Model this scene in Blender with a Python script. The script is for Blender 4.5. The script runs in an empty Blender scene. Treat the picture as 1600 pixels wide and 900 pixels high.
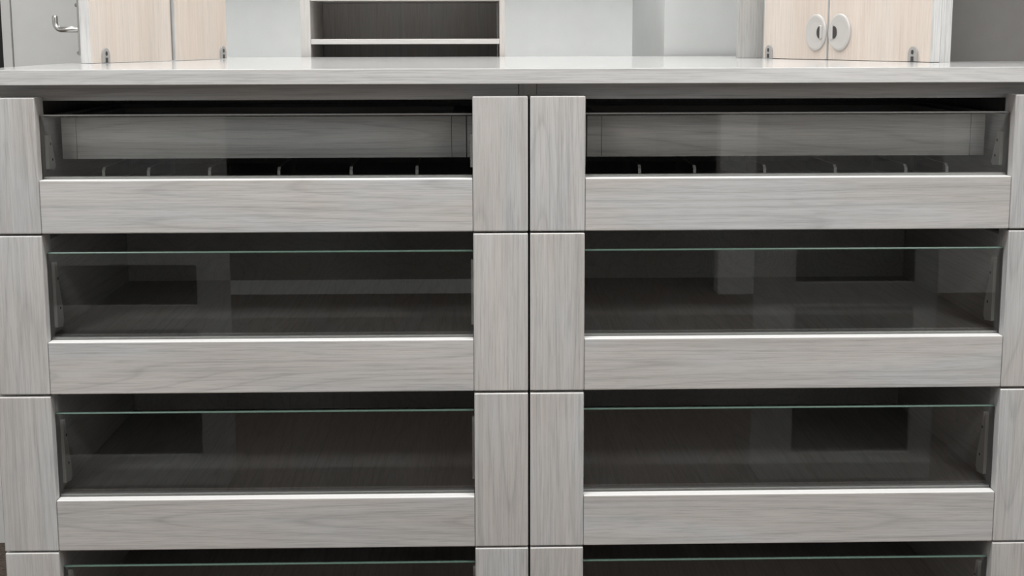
import bpy, bmesh, math, random
from mathutils import Vector, Matrix
random.seed(7)
S = bpy.context.scene
COL = S.collection

# ------------------------------------------------------------------ materials
def nodes(name):
    m = bpy.data.materials.new(name); m.use_nodes = True
    nt = m.node_tree
    for n in list(nt.nodes): nt.nodes.remove(n)
    out = nt.nodes.new('ShaderNodeOutputMaterial')
    return m, nt, out

def N(nt, kind, **kw):
    n = nt.nodes.new(kind)
    for k, v in kw.items():
        if k.startswith('i_'):
            key = k[2:]
            key = int(key) if key.isdigit() else key
            n.inputs[key].default_value = v
        else: setattr(n, k, v)
    return n

def ramp(nt, stops, interp='LINEAR'):
    r = nt.nodes.new('ShaderNodeValToRGB'); cr = r.color_ramp; cr.interpolation = interp
    while len(cr.elements) > 1: cr.elements.remove(cr.elements[-1])
    for i, (p, c) in enumerate(stops):
        e = cr.elements[0] if i == 0 else cr.elements.new(p)
        e.position = p
        e.color = (c, c, c, 1) if isinstance(c, (int, float)) else (*c, 1)
    return r

def mul(nt, a, b, fac=1.0):
    m = nt.nodes.new('ShaderNodeMix'); m.data_type = 'RGBA'; m.blend_type = 'MULTIPLY'
    m.inputs['Factor'].default_value = fac
    nt.links.new(a, m.inputs[6]); nt.links.new(b, m.inputs[7])
    return m.outputs[2]

def wood(name, axis, dark, light, warm, rough=0.5, figure=1.0, streak=1.0, spec=0.4):
    """limed-wood laminate: grain runs along the object axis given"""
    m, nt, out = nodes(name); L = nt.links
    tc = N(nt, 'ShaderNodeTexCoord'); oi = N(nt, 'ShaderNodeObjectInfo')
    off = N(nt, 'ShaderNodeVectorMath', operation='SCALE'); 
    cmb = N(nt, 'ShaderNodeCombineXYZ')
    for i, k in enumerate((37.0, 91.0, 53.0)):
        mm = N(nt, 'ShaderNodeMath', operation='MULTIPLY'); mm.inputs[1].default_value = k
        L.new(oi.outputs['Random'], mm.inputs[0]); L.new(mm.outputs[0], cmb.inputs[i])
    add = N(nt, 'ShaderNodeVectorMath', operation='ADD')
    L.new(tc.outputs['Object'], add.inputs[0]); L.new(cmb.outputs[0], add.inputs[1])
    def mapped(along, across):
        mp = N(nt, 'ShaderNodeMapping')
        sc = [across]*3; sc['xyz'.index(axis)] = along
        mp.inputs['Scale'].default_value = sc
        L.new(add.outputs[0], mp.inputs['Vector']); return mp.outputs[0]
    def noise(vec, scale, detail, dist=0.0, rgh=0.55):
        n = N(nt, 'ShaderNodeTexNoise'); n.inputs['Scale'].default_value = scale
        n.inputs['Detail'].default_value = detail; n.inputs['Distortion'].default_value = dist
        n.inputs['Roughness'].default_value = rgh
        L.new(vec, n.inputs['Vector']); return n.outputs['Fac']
    # broad boards of tone
    big = noise(mapped(1.3, 9), 1.0, 2, 0.4)
    tone = ramp(nt, [(0.3, dark), (0.7, light)]); L.new(big, tone.inputs[0])
    # cathedral figure: contour lines of a slow stretched noise
    fig = noise(mapped(.62, 9.0), 1.0, 1, 0.15, 0.3)
    k = N(nt, 'ShaderNodeMath', operation='MULTIPLY'); k.inputs[1].default_value = 22
    L.new(fig, k.inputs[0])
    fr = N(nt, 'ShaderNodeMath', operation='FRACT'); L.new(k.outputs[0], fr.inputs[0])
    d = 1 - 0.14*figure
    lines = ramp(nt, [(0.0, 1 - .025*figure), (0.45, 1.01), (0.80, 1-.04*figure), (0.92, d), (1.0, 1 - .025*figure)])
    L.new(fr.outputs[0], lines.inputs[0])
    c = mul(nt, tone.outputs[0], lines.outputs[0])
    # fine pores
    fine = noise(mapped(14, 520), 1.0, 3, 0.0, 0.7)
    fr2 = ramp(nt, [(0.34, 1 - .17*streak), (0.5, 1.0), (0.68, 1 + .07*streak)]); L.new(fine, fr2.inputs[0])
    c = mul(nt, c, fr2.outputs[0])
    mid = noise(mapped(1.6, 150), 1.0, 2, 0.1)
    fr3 = ramp(nt, [(0.33, 1 - .09*streak), (0.47, 1.0), (.7, 1 + .02*streak)]); L.new(mid, fr3.inputs[0])
    c = mul(nt, c, fr3.outputs[0])
    # faint warm patches
    wn = noise(mapped(2.0, 12), 1.3, 2, 0.5)
    wr = ramp(nt, [(0.38, (1, 1, 1)), (0.58, warm)]); L.new(wn, wr.inputs[0])
    c = mul(nt, c, wr.outputs[0])
    b = N(nt, 'ShaderNodeBsdfPrincipled'); b.inputs['Roughness'].default_value = rough
    b.inputs['Specular IOR Level'].default_value = spec
    L.new(c, b.inputs['Base Color'])
    bp = N(nt, 'ShaderNodeBump'); bp.inputs['Strength'].default_value = 0.08; bp.inputs['Distance'].default_value = 0.0004
    L.new(fine, bp.inputs['Height']); L.new(bp.outputs[0], b.inputs['Normal'])
    L.new(b.outputs[0], out.inputs[0]); return m

def plain(name, col, rough=0.5, metal=0.0, noise=0.0, scale=60, bump=0.0, spec=0.5):
    m, nt, out = nodes(name); L = nt.links
    b = N(nt, 'ShaderNodeBsdfPrincipled'); b.inputs['Roughness'].default_value = rough
    b.inputs['Metallic'].default_value = metal; b.inputs['Specular IOR Level'].default_value = spec
    tc = N(nt, 'ShaderNodeTexCoord')
    n = N(nt, 'ShaderNodeTexNoise'); n.inputs['Scale'].default_value = scale; n.inputs['Detail'].default_value = 4
    L.new(tc.outputs['Object'], n.inputs['Vector'])
    r = ramp(nt, [(0.3, tuple(x*(1-noise) for x in col)), (0.7, tuple(min(1, x*(1+noise)) for x in col))])
    L.new(n.outputs['Fac'], r.inputs[0]); L.new(r.outputs[0], b.inputs['Base Color'])
    if bump:
        bp = N(nt, 'ShaderNodeBump'); bp.inputs['Strength'].default_value = bump; bp.inputs['Distance'].default_value = .002
        L.new(n.outputs['Fac'], bp.inputs['Height']); L.new(bp.outputs[0], b.inputs['Normal'])
    L.new(b.outputs[0], out.inputs[0]); return m

def glass(name, tint, ior=1.5, rough=0.01, boost=1.0):
    """thin clear sheet: straight-through transparency with Fresnel gloss"""
    m, nt, out = nodes(name); L = nt.links
    t = N(nt, 'ShaderNodeBsdfTransparent'); t.inputs[0].default_value = (*tint, 1)
    g = N(nt, 'ShaderNodeBsdfGlossy'); g.inputs['Roughness'].default_value = rough
    f = N(nt, 'ShaderNodeFresnel'); f.inputs['IOR'].default_value = ior
    k = N(nt, 'ShaderNodeMath', operation='MULTIPLY'); k.inputs[1].default_value = boost
    L.new(f.outputs[0], k.inputs[0])
    x = N(nt, 'ShaderNodeMixShader'); L.new(k.outputs[0], x.inputs[0])
    L.new(t.outputs[0], x.inputs[1]); L.new(g.outputs[0], x.inputs[2])
    L.new(x.outputs[0], out.inputs[0]); return m

GD, GL, GW = (.43, .432, .432), (.505, .508, .51), (1.0, .955, .915)
M = {
 'wood_v': wood('limed_wood_upright', 'z', GD, GL, GW),
 'wood_h': wood('limed_wood_level', 'x', GD, GL, GW, figure=1.15),
 'wood_d': wood('limed_wood_deep', 'y', GD, GL, GW),
 'top_x': wood('worktop_laminate', 'x', (.50, .505, .505), (.59, .595, .595), (1, .985, .97), rough=.13, figure=.5, streak=1.0, spec=.8),
 'beige': wood('beige_veneer', 'z', (.53, .47, .422), (.59, .53, .482), (1, .98, .96), rough=.42, figure=.25, streak=.6),
 'edge_v': wood('grey_edge_band', 'z', (.55, .55, .545), (.63, .63, .625), (1, 1, 1), figure=.2, streak=1.3),
 'shelf': wood('shelf_laminate', 'x', (.50, .49, .475), (.58, .57, .56), (1, .97, .95), figure=.3, streak=.8),
 'shelf_v': wood('shelf_laminate_upright', 'z', (.50, .49, .475), (.58, .57, .56), (1, .97, .95), figure=.3, streak=.8),
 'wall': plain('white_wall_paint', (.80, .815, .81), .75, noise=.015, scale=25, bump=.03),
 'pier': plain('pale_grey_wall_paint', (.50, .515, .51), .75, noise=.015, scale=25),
 'room': plain('room_wall_paint', (.74, .74, .73), .8, noise=.02, scale=10),
 'grey': plain('taupe_grey_paint', (.135, .130, .124), .7, noise=.03, scale=40),
 'ceiling': plain('ceiling_paint', (.75, .75, .74), .9, noise=.02, scale=8),
 'floor': plain('brown_carpet', (.10, .075, .06), .95, noise=.6, scale=140, bump=.6),
 'dark': plain('dark_gap', (.02, .02, .02), .8),
 'dim': plain('unlit_corridor_dark', (.05, .05, .05), .9),  # near-black colour puts the corridor's lack of light into its walls
 'seal': plain('dark_grey_seal', (.16, .155, .15), .6),
 'steel': plain('brushed_steel', (.46, .455, .44), .30, metal=1.0, noise=.04, scale=200),
 'plate': plain('satin_grey_plastic', (.30, .295, .285), .45),
 'plate_dark': plain('dark_socket', (.03, .03, .03), .6),
 'pull': plain('pale_grey_plastic', (.44, .425, .41), .35),
 'bracket': plain('grey_metal_bracket', (.85, .85, .84), .45),
 'bead': plain('pale_glazing_bead', (.72, .72, .715), .4),
 'screw': plain('screw_hole', (.05, .05, .05), .6),
 'glass': glass('clear_glass', (.985, .99, .985), 1.5, .01, 1.0),
 'glass_edge': plain('green_glass_edge', (.20, .33, .28), .25),
 'smoke_edge': plain('grey_glass_edge', (.20, .20, .195), .25),
 'lit_edge': plain('painted_top_highlight', (.84, .835, .825), .35),
 'post': wood('shaded_grey_wood', 'z', (.34, .338, .33), (.40, .398, .39), (1, .98, .96), figure=.3),  # base colour darkened to carry the shade on the upright board
 'dim_glass': plain('dark_cabinet_glass', (.02, .02, .02), .15),
 'acrylic': glass('clear_acrylic', (.96, .96, .96), 1.45, .03, .8),
 'acrylic_edge': plain('acrylic_cut_edge', (.45, .45, .44), .3),
}

# ------------------------------------------------------------------ helpers
def add_box(bm, x0, x1, y0, y1, z0, z1, bev=0.0, seg=2, mi=0):
    vs = [bm.verts.new((x, y, z)) for x in (x0, x1) for y in (y0, y1) for z in (z0, z1)]
    q = lambda a, b, c, d: bm.faces.new((vs[a], vs[b], vs[c], vs[d]))
    fs = [q(0, 1, 3, 2), q(4, 6, 7, 5), q(0, 4, 5, 1), q(2, 3, 7, 6), q(0, 2, 6, 4), q(1, 5, 7, 3)]
    for f in fs: f.material_index = mi
    if bev:
        es = list({e for f in fs for e in f.edges})
        bmesh.ops.bevel(bm, geom=es, offset=bev, segments=seg, profile=.5, affect='EDGES')
    return fs

def obj(name, bm, mats, parent=None, loc=None, smooth=False):
    me = bpy.data.meshes.new(name)
    bmesh.ops.recalc_face_normals(bm, faces=bm.faces)
    bm.to_mesh(me); bm.free()
    for m in (mats if isinstance(mats, (list, tuple)) else [mats]): me.materials.append(M[m])
    if smooth:
        for p in me.polygons: p.use_smooth = True
    o = bpy.data.objects.new(name, me); COL.objects.link(o)
    if parent: o.parent = parent
    if loc: o.location = loc
    return o

def box(name, mat, parent, *b, bev=0.0012):
    """one box whose origin sits at its own centre"""
    c = ((b[0]+b[1])/2, (b[2]+b[3])/2, (b[4]+b[5])/2)
    bm = bmesh.new()
    add_box(bm, b[0]-c[0], b[1]-c[0], b[2]-c[1], b[3]-c[1], b[4]-c[2], b[5]-c[2], bev)
    return obj(name, bm, mat, parent, c)

def thing(name, label, cat, loc=(0, 0, 0), rz=0, group=None):
    o = bpy.data.objects.new(name, None); COL.objects.link(o)
    o.location = loc; o.rotation_euler = (0, 0, rz); o.empty_display_size = .1
    o['label'] = label; o['category'] = cat
    if group: o['group'] = group
    return o

def tag(o, label, cat, group=None):
    o['label'] = label; o['category'] = cat
    if group: o['group'] = group
    return o

def struct(name, mat, *boxes, bev=0.0):
    bm = bmesh.new()
    for b in boxes: add_box(bm, *b, bev=bev)
    o = obj(name, bm, mat); o['kind'] = 'structure'; return o

def add_tube(bm, pts, r, seg=16, cap=True):
    rings = []
    for i, p in enumerate(pts):
        p = Vector(p)
        a = Vector(pts[max(i-1, 0)]); b = Vector(pts[min(i+1, len(pts)-1)])
        t = (b - a).normalized()
        u = t.orthogonal().normalized() if i == 0 else (prev - t*prev.dot(t)).normalized()
        prev = u; v = t.cross(u)
        rr = r[i] if isinstance(r, (list, tuple)) else r
        rings.append([bm.verts.new(p + u*rr*math.cos(2*math.pi*k/seg) + v*rr*math.sin(2*math.pi*k/seg)) for k in range(seg)])
    for a, b in zip(rings, rings[1:]):
        for k in range(seg): bm.faces.new((a[k], a[(k+1) % seg], b[(k+1) % seg], b[k]))
    if cap: bm.faces.new(list(reversed(rings[0]))); bm.faces.new(rings[-1])

def add_prism(bm, outline, y0, y1, mi=0, bev=0.0):
    """outline in (x, z), extruded along y"""
    a = [bm.verts.new((x, y0, z)) for x, z in outline]; b = [bm.verts.new((x, y1, z)) for x, z in outline]
    n = len(a); fs = [bm.faces.new(a), bm.faces.new(list(reversed(b)))]
    for i in range(n): fs.append(bm.faces.new((a[i], b[i], b[(i+1) % n], a[(i+1) % n])))
    for f in fs: f.material_index = mi
    if bev:
        bmesh.ops.bevel(bm, geom=list(fs[0].edges), offset=bev, segments=3, profile=.5, affect='EDGES')
    return fs

# ------------------------------------------------------------------ drawer cabinets
ROWS = [(1.0, .8794, .8007), (.7975, .6370, .5575), (.5536, .3916, .3119), (.3088, .1480, .0690)]
GLASS_TOP = [.9745, .7703, .5243, .2813]
W, ST, TH = .8, .0818, .045

def cabinet(x0, outer, label, names):
    """x0: outer left edge of the drawer fronts; outer: -1 when the far side is the left one"""
    root = thing('drawer_cabinet', label, 'cabinet', (x0 + W/2, .3, 0), group='glass-fronted drawer cabinets under the worktop')
    h = W/2
    Y = lambda y: y - .3
    P = lambda n, m, *b, bev=.0008: box(n, m, root, *b, bev=bev)
    P('side_panel', 'wood_v', -h+.0005, -h+.0185, Y(.0705), Y(.595), .07, 1.0175)
    P('side_panel', 'wood_v', h-.0185, h-.0005, Y(.0705), Y(.595), .07, 1.0175)
    P('back_panel', 'wood_v', -h+.019, h-.019, Y(.583), Y(.595), .09, 1.0175)
    P('bottom_panel', 'wood_d', -h+.019, h-.019, Y(.050), Y(.582), .07, .088)
    P('plinth', 'wood_h', -h+.004, h-.004, Y(.075), Y(.590), .0, .0695)
    # top rail behind the fronts; a short upright block closes it at the seam side
    j = .012
    if outer < 0:
        P('top_rail', 'wood_h', -h+.001, h-j-.0005, Y(.052), Y(.070), .9935, 1.0175)
        P('rail_end_block', 'wood_v', h-j+.0003, h+.0145, Y(.0505), Y(.0695), .9935, 1.0175, bev=.0004)
    else:
        P('top_rail', 'wood_h', -h+.0122, h-.001, Y(.052), Y(.070), .9935, 1.0175)
    for r, (t, ra, e) in enumerate(ROWS):
        # drawer body: sides, back and bottom joined as one box
        bt = ra + .004 if r else .858
        side_top = t - .012 if r else GLASS_TOP[r] - .006
        bm = bmesh.new()
        xi = h - ST + .003
        cz = (e + t)/2
        def B(*b): add_box(bm, b[0], b[1], b[2], b[3], b[4]-cz, b[5]-cz, bev=.0006)
        B(-xi-.014, -xi, Y(.046), Y(.556), min(e+.012, bt-.012), side_top)
        B(xi, xi+.014, Y(.046), Y(.556), min(e+.012, bt-.012), side_top)
        B(-xi+.0003, xi-.0003, Y(.546), Y(.556), min(e+.012, bt-.012), side_top - .002)
        B(-xi+.0003, xi-.0003, Y(.046), Y(.5455), bt-.010, bt)
        d = obj('drawer', bm, 'wood_d', root, (0, 0, cz))
        Q = lambda n, m, *b, bev=.0016: box(n, m, d, b[0], b[1], b[2], b[3], b[4]-cz, b[5]-cz, bev=bev)
        Q('stile', 'wood_v', -h, -h+ST-.0002, Y(0), Y(TH), e, t)
        Q('stile', 'wood_v', h-ST+.0002, h, Y(0), Y(TH), e, t)
        rl = Q('bottom_rail', 'wood_h', -h+ST+.0002, h-ST-.0002, Y(0), Y(TH), e, ra)
        stiles = [c for c in d.children if c.name.startswith('stile')]
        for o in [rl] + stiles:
            o.data.materials.append(M['lit_edge'])
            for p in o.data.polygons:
                if p.normal.z > .5: p.material_index = 1  # upward faces coloured lighter to imitate the highlight from overhead
        # glass let into the frame
        bm = bmesh.new()
        add_box(bm, -h+ST-.006, h-ST+.006, Y(.0195), Y(.0240), ra-.006-cz, GLASS_TOP[r]-.0026-cz)
        g = obj('glass_pane', bm, 'glass', d)
        # ground top edge of the pane
        eo = Q('glass_edge', 'glass_edge' if r else 'smoke_edge', -h+ST+.0004, h-ST-.0004, Y(.0193), Y(.0242), GLASS_TOP[r]-.0026, GLASS_TOP[r]+.0002, bev=.0012)
        eo['label'] = 'green ground top edge of the glass' if r else 'grey ground top edge of the glass'
        Q('glazing_bead', 'bead', -h+ST+.0004, h-ST-.0004, Y(.0246), Y(.0345), ra-.002, ra+.0034, bev=.0008)
        # metal brackets on both inner faces, behind the glass
        for s in (-1, 1):
            bm = bmesh.new()
            zt = GLASS_TOP[r] - (.020 if r else .032); zb = ra + .010
            prof = [(.0475, zt), (.058, zt), (.066, zt-.035), (.080, zb+.03), (.083, zb+.008), (.076, zb), (.0475, zb+.004)]
            xa = s*(xi - .0003); xb = s*(xi - .0065)
            if r == 0: prof = [(.0475, zt), (.060, zt), (.066, zt-.010), (.080, zb+.012), (.083, zb+.005), (.076, zb), (.0475, zb+.003)]
            A = [bm.verts.new((xa, Y(y), z-cz)) for y, z in prof]; Bv = [bm.verts.new((xb, Y(y), z-cz)) for y, z in prof]
            bm.faces.new(A); bm.faces.new(list(reversed(Bv)))
            for i in range(len(A)): bm.faces.new((A[i], Bv[i], Bv[(i+1) % len(A)], A[(i+1) % len(A)]))
            for q, yy in ((.25, .0605), (.7, .0665)):
                z = zt + (zb-zt)*q - cz
                nf = len(bm.faces)
                add_tube(bm, [(xb, Y(yy), z), (xb - s*.0006, Y(yy), z)], .0022, 10)
                bm.faces.ensure_lookup_table()
                for f in bm.faces[nf:]: f.material_index = 1
            obj('bracket', bm, ['bracket', 'screw'], d)
        if r == 0:
            # shallow sliding tray hung in the top drawer, above the acrylic insert
            bm = bmesh.new(); w = .3085
            def T(*b): add_box(bm, b[0], b[1], b[2], b[3], b[4]-cz, b[5]-cz, bev=.0006)
            z0, z1 = .9030, .9665
            T(-w+.0225, w-.0225, Y(.100), Y(.116), z0, z1)
            T(-w, -w+.0220, Y(.100), Y(.440), z0, z1)
            T(w-.0220, w, Y(.100), Y(.440), z0, z1)
            T(-w+.0225, w-.0225, Y(.424), Y(.440), z0, z1)
            T(-w+.0225, w-.0225, Y(.1165), Y(.4235), z0+.012, z0+.018)
            tr = obj('inner_tray', bm, 'wood_h', d)
            q = -outer   # packing board between tray and drawer side, next to the seam
            Q('tray_packing', 'wood_h', *sorted((q*(w+.0012), q*(xi-.0004))), Y(.102), Y(.44), z0, z1, bev=.0005)
    return root

gap = .0015
cabL = cabinet(-gap-W, -1, 'grey limed-wood cabinet of glass-fronted drawers, beneath the hooked pale doors', None)
cabR = cabinet(gap, 1, 'grey limed-wood cabinet of glass-fronted drawers, beneath the doors with round finger pulls', None)

# acrylic inserts standing on the bottoms of the two top drawers
def insert(x_list, label):
    x0, x1 = x_list[0], x_list[-1]; cx = (x0+x1)/2
    root = thing('divider_insert', label, 'drawer insert', (cx, .22, .8582), group='clear acrylic inserts in the top drawers')
    bm = bmesh.new(); add_box(bm, x0-cx, x1-cx, -.10, .10, 0, .003, bev=.0005); obj('base', bm, 'acrylic', root)
    for i, x in enumerate(x_list):
        end = i in (0, len(x_list)-1)
        t = .0045; hh = .0300 if end else .0290
        bm = bmesh.new()
        # side wall with a chamfered front top corner
        prof = [(-.10, .0032), (.10, .0032), (.10, hh), (-.092, hh), (-.10, hh-.005)]
        A = [bm.verts.new((x-cx-t/2, y, z)) for y, z in prof]; B = [bm.verts.new((x-cx+t/2, y, z)) for y, z in prof]
        bm.faces.new(A); bm.faces.new(list(reversed(B)))
        for k in range(5):
            f = bm.faces.new((A[k], B[k], B[(k+1) % 5], A[(k+1) % 5]))
            f.material_index = 1
        obj('side_wall' if end else 'divider', bm, ['acrylic', 'acrylic_edge'], root)
    return root
insert([-.654, -.585, -.491, -.384, -.272, -.170], 'clear acrylic divider insert in the top drawer beneath the hooked pale doors')
insert([.177, .263, .373, .484, .595, .660], 'clear acrylic divider insert in the top drawer beneath the doors with round pulls')

# ------------------------------------------------------------------ worktops
tag(box('worktop', 'top_x', None, -.812, .950, -.007, .600, 1.0182, 1.0406, bev=.0010),
    'pale grey wood-grain worktop with a square front edge over the glass-fronted drawers', 'worktop')
rear = thing('rear_counter', 'strip of pale grey counter between the pairs of beige doors, before the open shelf', 'worktop', (-.1, .92, 0))
box('counter_top', 'top_x', rear, -.675, .780, -.3185, .318, 1.0180, 1.0403, bev=.0012)
box('support_panel', 'wood_h', rear, -.660, .760, -.290, -.272, 0, 1.0178)

# ------------------------------------------------------------------ pale doors standing on the worktop
ZW = 1.0403
def fitting(parent, x, yface, z0):
    """arched bottom pivot cover with a keyhole, on the face at local y = yface (facing -y)"""
    w, hgt = .0128, .0262
    out = [(x-w, z0), (x+w, z0)] + [(x + w*math.cos(a), z0 + hgt - w + w*math.sin(a)) for a in [math.pi*i/12 for i in range(13)]]
    bm = bmesh.new(); add_prism(bm, out, yface-.0028, yface-.0001, 0, .0007)
    o = obj('pivot_cover', bm, 'plate', parent)
    bm = bmesh.new()
    add_prism(bm, [(x-.0037, z0+.0005), (x+.0037, z0+.0005), (x+.0037, z0+.0088), (x-.0037, z0+.0088)], yface-.0035, yface-.0027)
    add_prism(bm, [(x + .0034*math.cos(a), z0+.0162 + .0040*math.sin(a)) for a in [2*math.pi*i/16 for i in range(16)]], yface-.0035, yface-.0027)
    obj('keyhole', bm, 'plate_dark', parent)
    return o

def finger_pull(parent, x, z, yface, s):
    """round flush pull, the dark finger slot set off-centre"""
    R = .0345
    bm = bmesh.new(); seg = 48
    prof = [(R, .0), (R, .0022), (R-.0012, .0036), (R-.004, .0042), (.020, .0034)]
    rings = [[bm.verts.new((x + r*math.cos(2*math.pi*k/seg), yface - .0001 - d, z + r*math.sin(2*math.pi*k/seg))) for k in range(seg)] for r, d in prof]
    for a, b in zip(rings, rings[1:]):
        for k in range(seg): bm.faces.new((a[k], a[(k+1) % seg], b[(k+1) % seg], b[k]))
    bm.faces.new(rings[-1]); bm.faces.new(list(reversed(rings[0])))
    o = obj('finger_pull', bm, 'pull', parent, smooth=False)
    bm = bmesh.new()
    cx = x + s*.0135; pts = []
    for i in range(13):
        a = -math.pi/2 + math.pi*i/12
        pts.append((cx - s*.0095*math.cos(a) + s*.002, z + .0115*math.sin(a)))
    pts += [(cx + s*.0045, z+.0105), (cx + s*.0045, z-.0105)]
    add_prism(bm, pts, yface-.0046, yface-.0036)
    obj('finger_slot', bm, 'plate_dark', parent)
    # raised lip beside the slot
    bm = bmesh.new()
    add_prism(bm, [(cx + s*.0045, z-.0135), (cx + s*.0105, z-.0115), (cx + s*.0105, z+.0115), (cx + s*.0045, z+.0135)], yface-.0062, yface-.0038, 0, .0008)
    obj('pull_lip', bm, 'pull', parent)
    return o

DH = .80   # door height
def door_leaf(root, x0, x1, th, name='door'):
    """leaf with its face at local y = 0 (facing -y), thickness behind, edges banded grey"""
    cz = ZW + .0012 + DH/2; cx = (x0+x1)/2
    bm = bmesh.new()
    fs = add_box(bm, x0-cx, x1-cx, 0, th, -DH/2, DH/2)
    for i in (0, 1, 4, 5): fs[i].material_index = 1
    return obj(name, bm, ['beige', 'edge_v'], root, (cx, 0, cz - ZW))

# left pair: local +x runs away from the camera along the face
aL = math.atan2(.981-.468, -.597+.752)
rootL = thing('folding_door', 'pair of pale beige door leaves standing on the worktop, with a steel hook on the end', 'door', (-.752, .468, ZW), aL)
# the face looks towards +X: the local -y side
dn = door_leaf(rootL, 0, .2945, .020); df = door_leaf(rootL, .3125, .5353, .020)
for d, x in ((dn, .0478), (df, .5143)):
    fitting(d, x - d.location.x, 0, -DH/2)
bm = bmesh.new(); add_box(bm, .2980, .3090, .0045, .016, .0022, DH, bev=.001); obj('seam_seal', bm, 'seal', rootL)


aR = math.atan2(.345-.854, .705-.508)
rootR = thing('cupboard_doors', 'pair of pale beige cupboard doors with round finger pulls standing on the worktop', 'door', (.5078, .8546, ZW), aR)
# local +x runs towards the camera, the face looks towards -X
df = door_leaf(rootR, 0, .2205, .020); dn = door_leaf(rootR, .2275, .5293, .020)
for d, x in ((df, .0216), (dn, .4841)):
    fitting(d, x - d.location.x, 0, -DH/2)
PZ = .052 - .0012 - DH/2
finger_pull(df, .1868 - df.location.x, PZ, 0, 1)
finger_pull(dn, .2640 - dn.location.x, PZ, 0, -1)
box('carcass_panel', 'edge_v', rootR, 0, .5293, .0210, .0430, 0, .81, bev=.0008)

# upright post board behind the far door of the finger-pull pair
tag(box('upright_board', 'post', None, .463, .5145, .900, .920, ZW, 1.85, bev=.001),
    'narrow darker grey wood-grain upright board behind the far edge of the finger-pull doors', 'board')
tag(box('grey_board', 'grey', None, .745, .946, .470, .488, ZW, 1.85, bev=.0008),
    'plain dark taupe-grey board standing on the worktop beside the finger-pull doors', 'board')

# ------------------------------------------------------------------ steel hook on the end of the folding door
hook = thing('coat_hook', 'bent steel hook on a slim backplate at the end of the pale door pair', 'hook', (-.7688, .4819, 1.100), aL)
# local +y points away from the door's back face (towards -X)
bm = bmesh.new(); add_box(bm, -.008, .008, .0003, .0044, -.046, .090, bev=.001)
for z in (.042, -.041):
    add_tube(bm, [(-.0055, .0040, z), (-.0055, .0062, z)], .0034, 14)
obj('backplate', bm, 'steel', hook)
bm = bmesh.new(); pts = [(-.003, .003, 0), (-.003, .0385, 0)]
for i in range(1, 13):
    a = math.pi/2*i/12; pts.append((-.003, .0385 + .0125*math.sin(a), .0125*(1-math.cos(a))))
pts += [(-.003, .051, .0215), (-.003, .051, .0232), (-.003, .051, .0244), (-.003, .051, .0248)]
add_tube(bm, pts, [.0050]*(len(pts)-3) + [.0046, .0034, .0012], 18)
obj('hook_rod', bm, 'steel', hook, smooth=True)
for z in (.042, -.041):
    bm = bmesh.new(); add_tube(bm, [(-.0055, .0060, z), (-.0055, .0072, z)], .0029, 14); obj('screw', bm, 'screw', hook)

# ------------------------------------------------------------------ open shelf unit
sh = thing('shelf_unit', 'open grey shelf unit with thin pale-edged shelves, between two white wall panels', 'shelf', (-.241, 1.40, 0))
box('side_panel', 'shelf_v', sh, -.232, -.2095, -.150, .150, 0, 1.490, bev=.001)
box('side_panel', 'shelf_v', sh, .2195, .232, -.150, .150, 0, 1.490, bev=.001)
box('back_panel', 'shelf_v', sh, -.2090, .2190, .140, .150, .05, 1.490, bev=.0005)
for z in (.580, .678, .776, .874, .972, 1.0688, 1.1663, 1.264, 1.362, 1.460):
    box('shelf', 'shelf', sh, -.2092, .2192, -.148, .139, z, z+.0115, bev=.0008)

# ------------------------------------------------------------------ framed cabinets across the aisle (mirrored in the drawer glass)
def framed(x0, x1, s0, s1, hs, label):
    """s0, s1: widths of the two stiles; hs: heights of the lower pane, middle rail and upper pane"""
    cx = (x0+x1)/2; h = (x1-x0)/2
    root = thing('framed_cabinet', label, 'cabinet', (cx, -1.38, 0), group='framed cabinets across the aisle')
    box('carcass', 'wood_v', root, -h, h, -.065, .058, 0, .96, bev=.001)
    z0, z1, z2, z3 = hs
    box('stile', 'wood_v', root, -h, -h+s0, .0585, .080, .004, .955)
    box('stile', 'wood_v', root, h-s1, h, .0585, .080, .004, .955)
    a, b = -h+.0003+s0, h-.0003-s1
    box('rail', 'wood_h', root, a, b, .0585, .080, .004, z0)
    box('rail', 'wood_h', root, a, b, .0585, .080, z1, z2)
    box('rail', 'wood_h', root, a, b, .0585, .080, z3, z3+.030)
    box('drawer_front', 'wood_h', root, a, b, .0585, .080, z3+.034, .955)
    box('door_pane', 'dim_glass', root, a, b, .0585, .066, z0+.0005, z1-.0005, bev=.0003)
    box('drawer_pane', 'dim_glass', root, a, b, .0585, .066, z2+.0005, z3-.0005, bev=.0003)
    return root
framed(-1.25, -.690, .057, .057, (.080, .392, .451, .549), 'grey framed cabinet with dark panes, mirrored in the drawer glass beneath the hooked doors')
framed(.619, 1.040, .075, .055, (.071, .437, .497, .64), 'grey framed cabinet with dark panes, mirrored in the drawer glass beneath the finger-pull doors')

# ------------------------------------------------------------------ room
struct('floor', 'floor', (-2.6, 2.2, -6.2, 2.1, -.05, 0))
struct('ceiling', 'ceiling', (-2.6, 2.2, -6.2, 2.1, 2.75, 2.80))
struct('wall_back', 'wall', (-.80, 2.2, 1.95, 2.1, 0, 2.75))
struct('wall_back_left', 'wall', (-2.6, -1.085, .945, 1.10, 0, 2.75), (-.80, -.785, 1.0, 1.95, 0, 2.75), (-.86, -.80, 1.02, 1.10, 0, 2.75), (-1.085, -.86, 1.02, 1.10, 2.06, 2.75))
struct('door_1', 'wall', (-1.046, -.862, 1.000, 1.030, .006, 2.05))
struct('trim_1', 'room', (-1.0655, -1.0475, .992, 1.02, 0, 2.06))
struct('trim_2', 'dark', (-1.0765, -1.067, .996, 1.02, 0, 2.06))
struct('wall_back_right', 'pier', (.355, 2.2, 1.25, 1.95, 0, 2.75))
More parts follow.
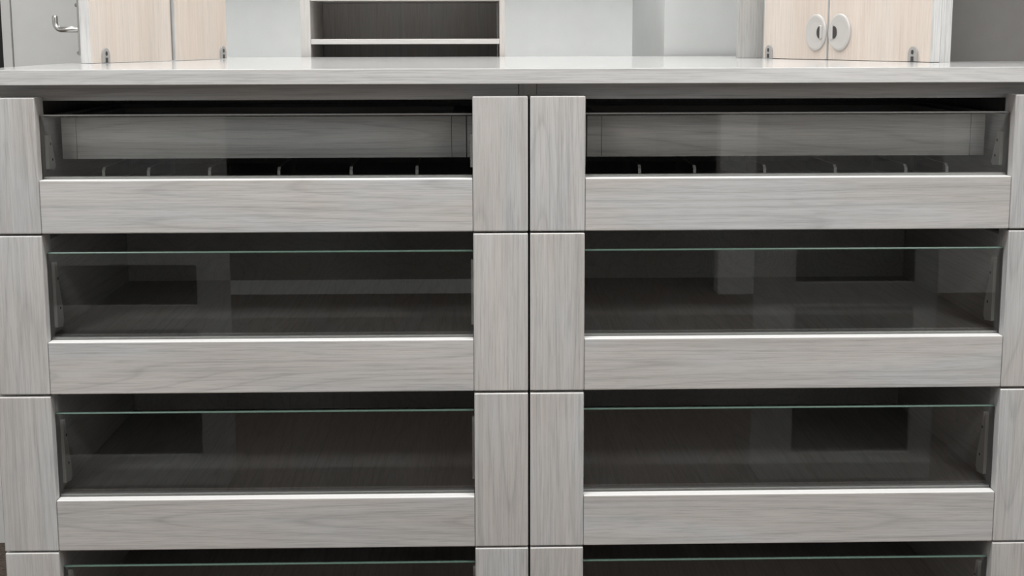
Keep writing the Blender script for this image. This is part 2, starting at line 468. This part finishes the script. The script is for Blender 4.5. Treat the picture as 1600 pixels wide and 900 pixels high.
struct('trim_3', 'wall', (-.785, .355, 1.75, 1.95, 1.550, 2.75))
struct('wall_left', 'room', (-2.7, -2.6, -6.2, 1.1, 0, 2.75))
struct('wall_right', 'room', (2.2, 2.3, -6.2, 2.1, 0, 2.75))
struct('wall_front', 'room', (-2.6, -1.25, -4.1, -4.0, 0, 2.75), (.95, 2.2, -4.1, -4.0, 0, 2.75), (-1.25, .95, -4.1, -4.0, 2.1, 2.75))
struct('baseboard_front', 'wall', (-1.25, -.06, -4.09, -4.07, 0, .058))
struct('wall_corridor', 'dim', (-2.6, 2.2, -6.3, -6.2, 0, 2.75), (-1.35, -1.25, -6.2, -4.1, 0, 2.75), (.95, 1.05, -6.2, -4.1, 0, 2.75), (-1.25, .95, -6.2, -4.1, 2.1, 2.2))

# ------------------------------------------------------------------ light: fluorescent ceiling panels and added overhead fill lights
def lamp(name, loc, sx, sy, power, col=(1, .992, .98)):
    l = bpy.data.lights.new(name, 'AREA'); l.shape = 'RECTANGLE'; l.size = sx; l.size_y = sy
    l.energy = power; l.color = col
    o = bpy.data.objects.new(name, l); COL.objects.link(o); o.location = loc
    return o
lamp('unseen_overhead_light', (-.60, -.75, 2.73), 1.0, .30, 31)
lamp('unseen_overhead_light', (.60, -.75, 2.73), 1.0, .30, 31)
lamp('unseen_overhead_light', (-.15, 1.15, 2.73), 1.5, .25, 37)  # added unseen light that brightens the recess at the back
lamp('unseen_overhead_light', (-1.6, -2.7, 2.73), .6, 1.2, 34)  # added unseen fill for the drawer fronts and the wall mirrored in the glass
lamp('unseen_overhead_light', (1.5, -2.7, 2.73), .6, 1.2, 34)  # second added fill light, on the other side

w = bpy.data.worlds.new('world'); S.world = w; w.use_nodes = True
w.node_tree.nodes['Background'].inputs[0].default_value = (0, 0, 0, 1)

# ------------------------------------------------------------------ camera
cam = bpy.data.cameras.new('camera'); co = bpy.data.objects.new('camera', cam); COL.objects.link(co)
cam.sensor_width = 36; cam.lens = 2340/1600*36; cam.clip_start = .05
yaw, pitch, roll = map(math.radians, (-1.4282, -9.5788, -.1352))
R = Matrix.Rotation(yaw, 3, 'Z') @ Matrix.Rotation(pitch, 3, 'X')
r, f, u = R.col[0].copy(), R.col[1].copy(), R.col[2].copy()
r2 = r*math.cos(roll) + u*math.sin(roll); u2 = u*math.cos(roll) - r*math.sin(roll)
m = Matrix((r2, u2, -f)).transposed().to_4x4(); m.translation = (-.0807, -2.2086, 1.0882)
co.matrix_world = m
S.camera = co
S.view_settings.view_transform = 'Standard'; S.view_settings.look = 'None'
S.view_settings.exposure = 0.0; S.view_settings.gamma = 1; S.view_settings.use_curve_mapping = False
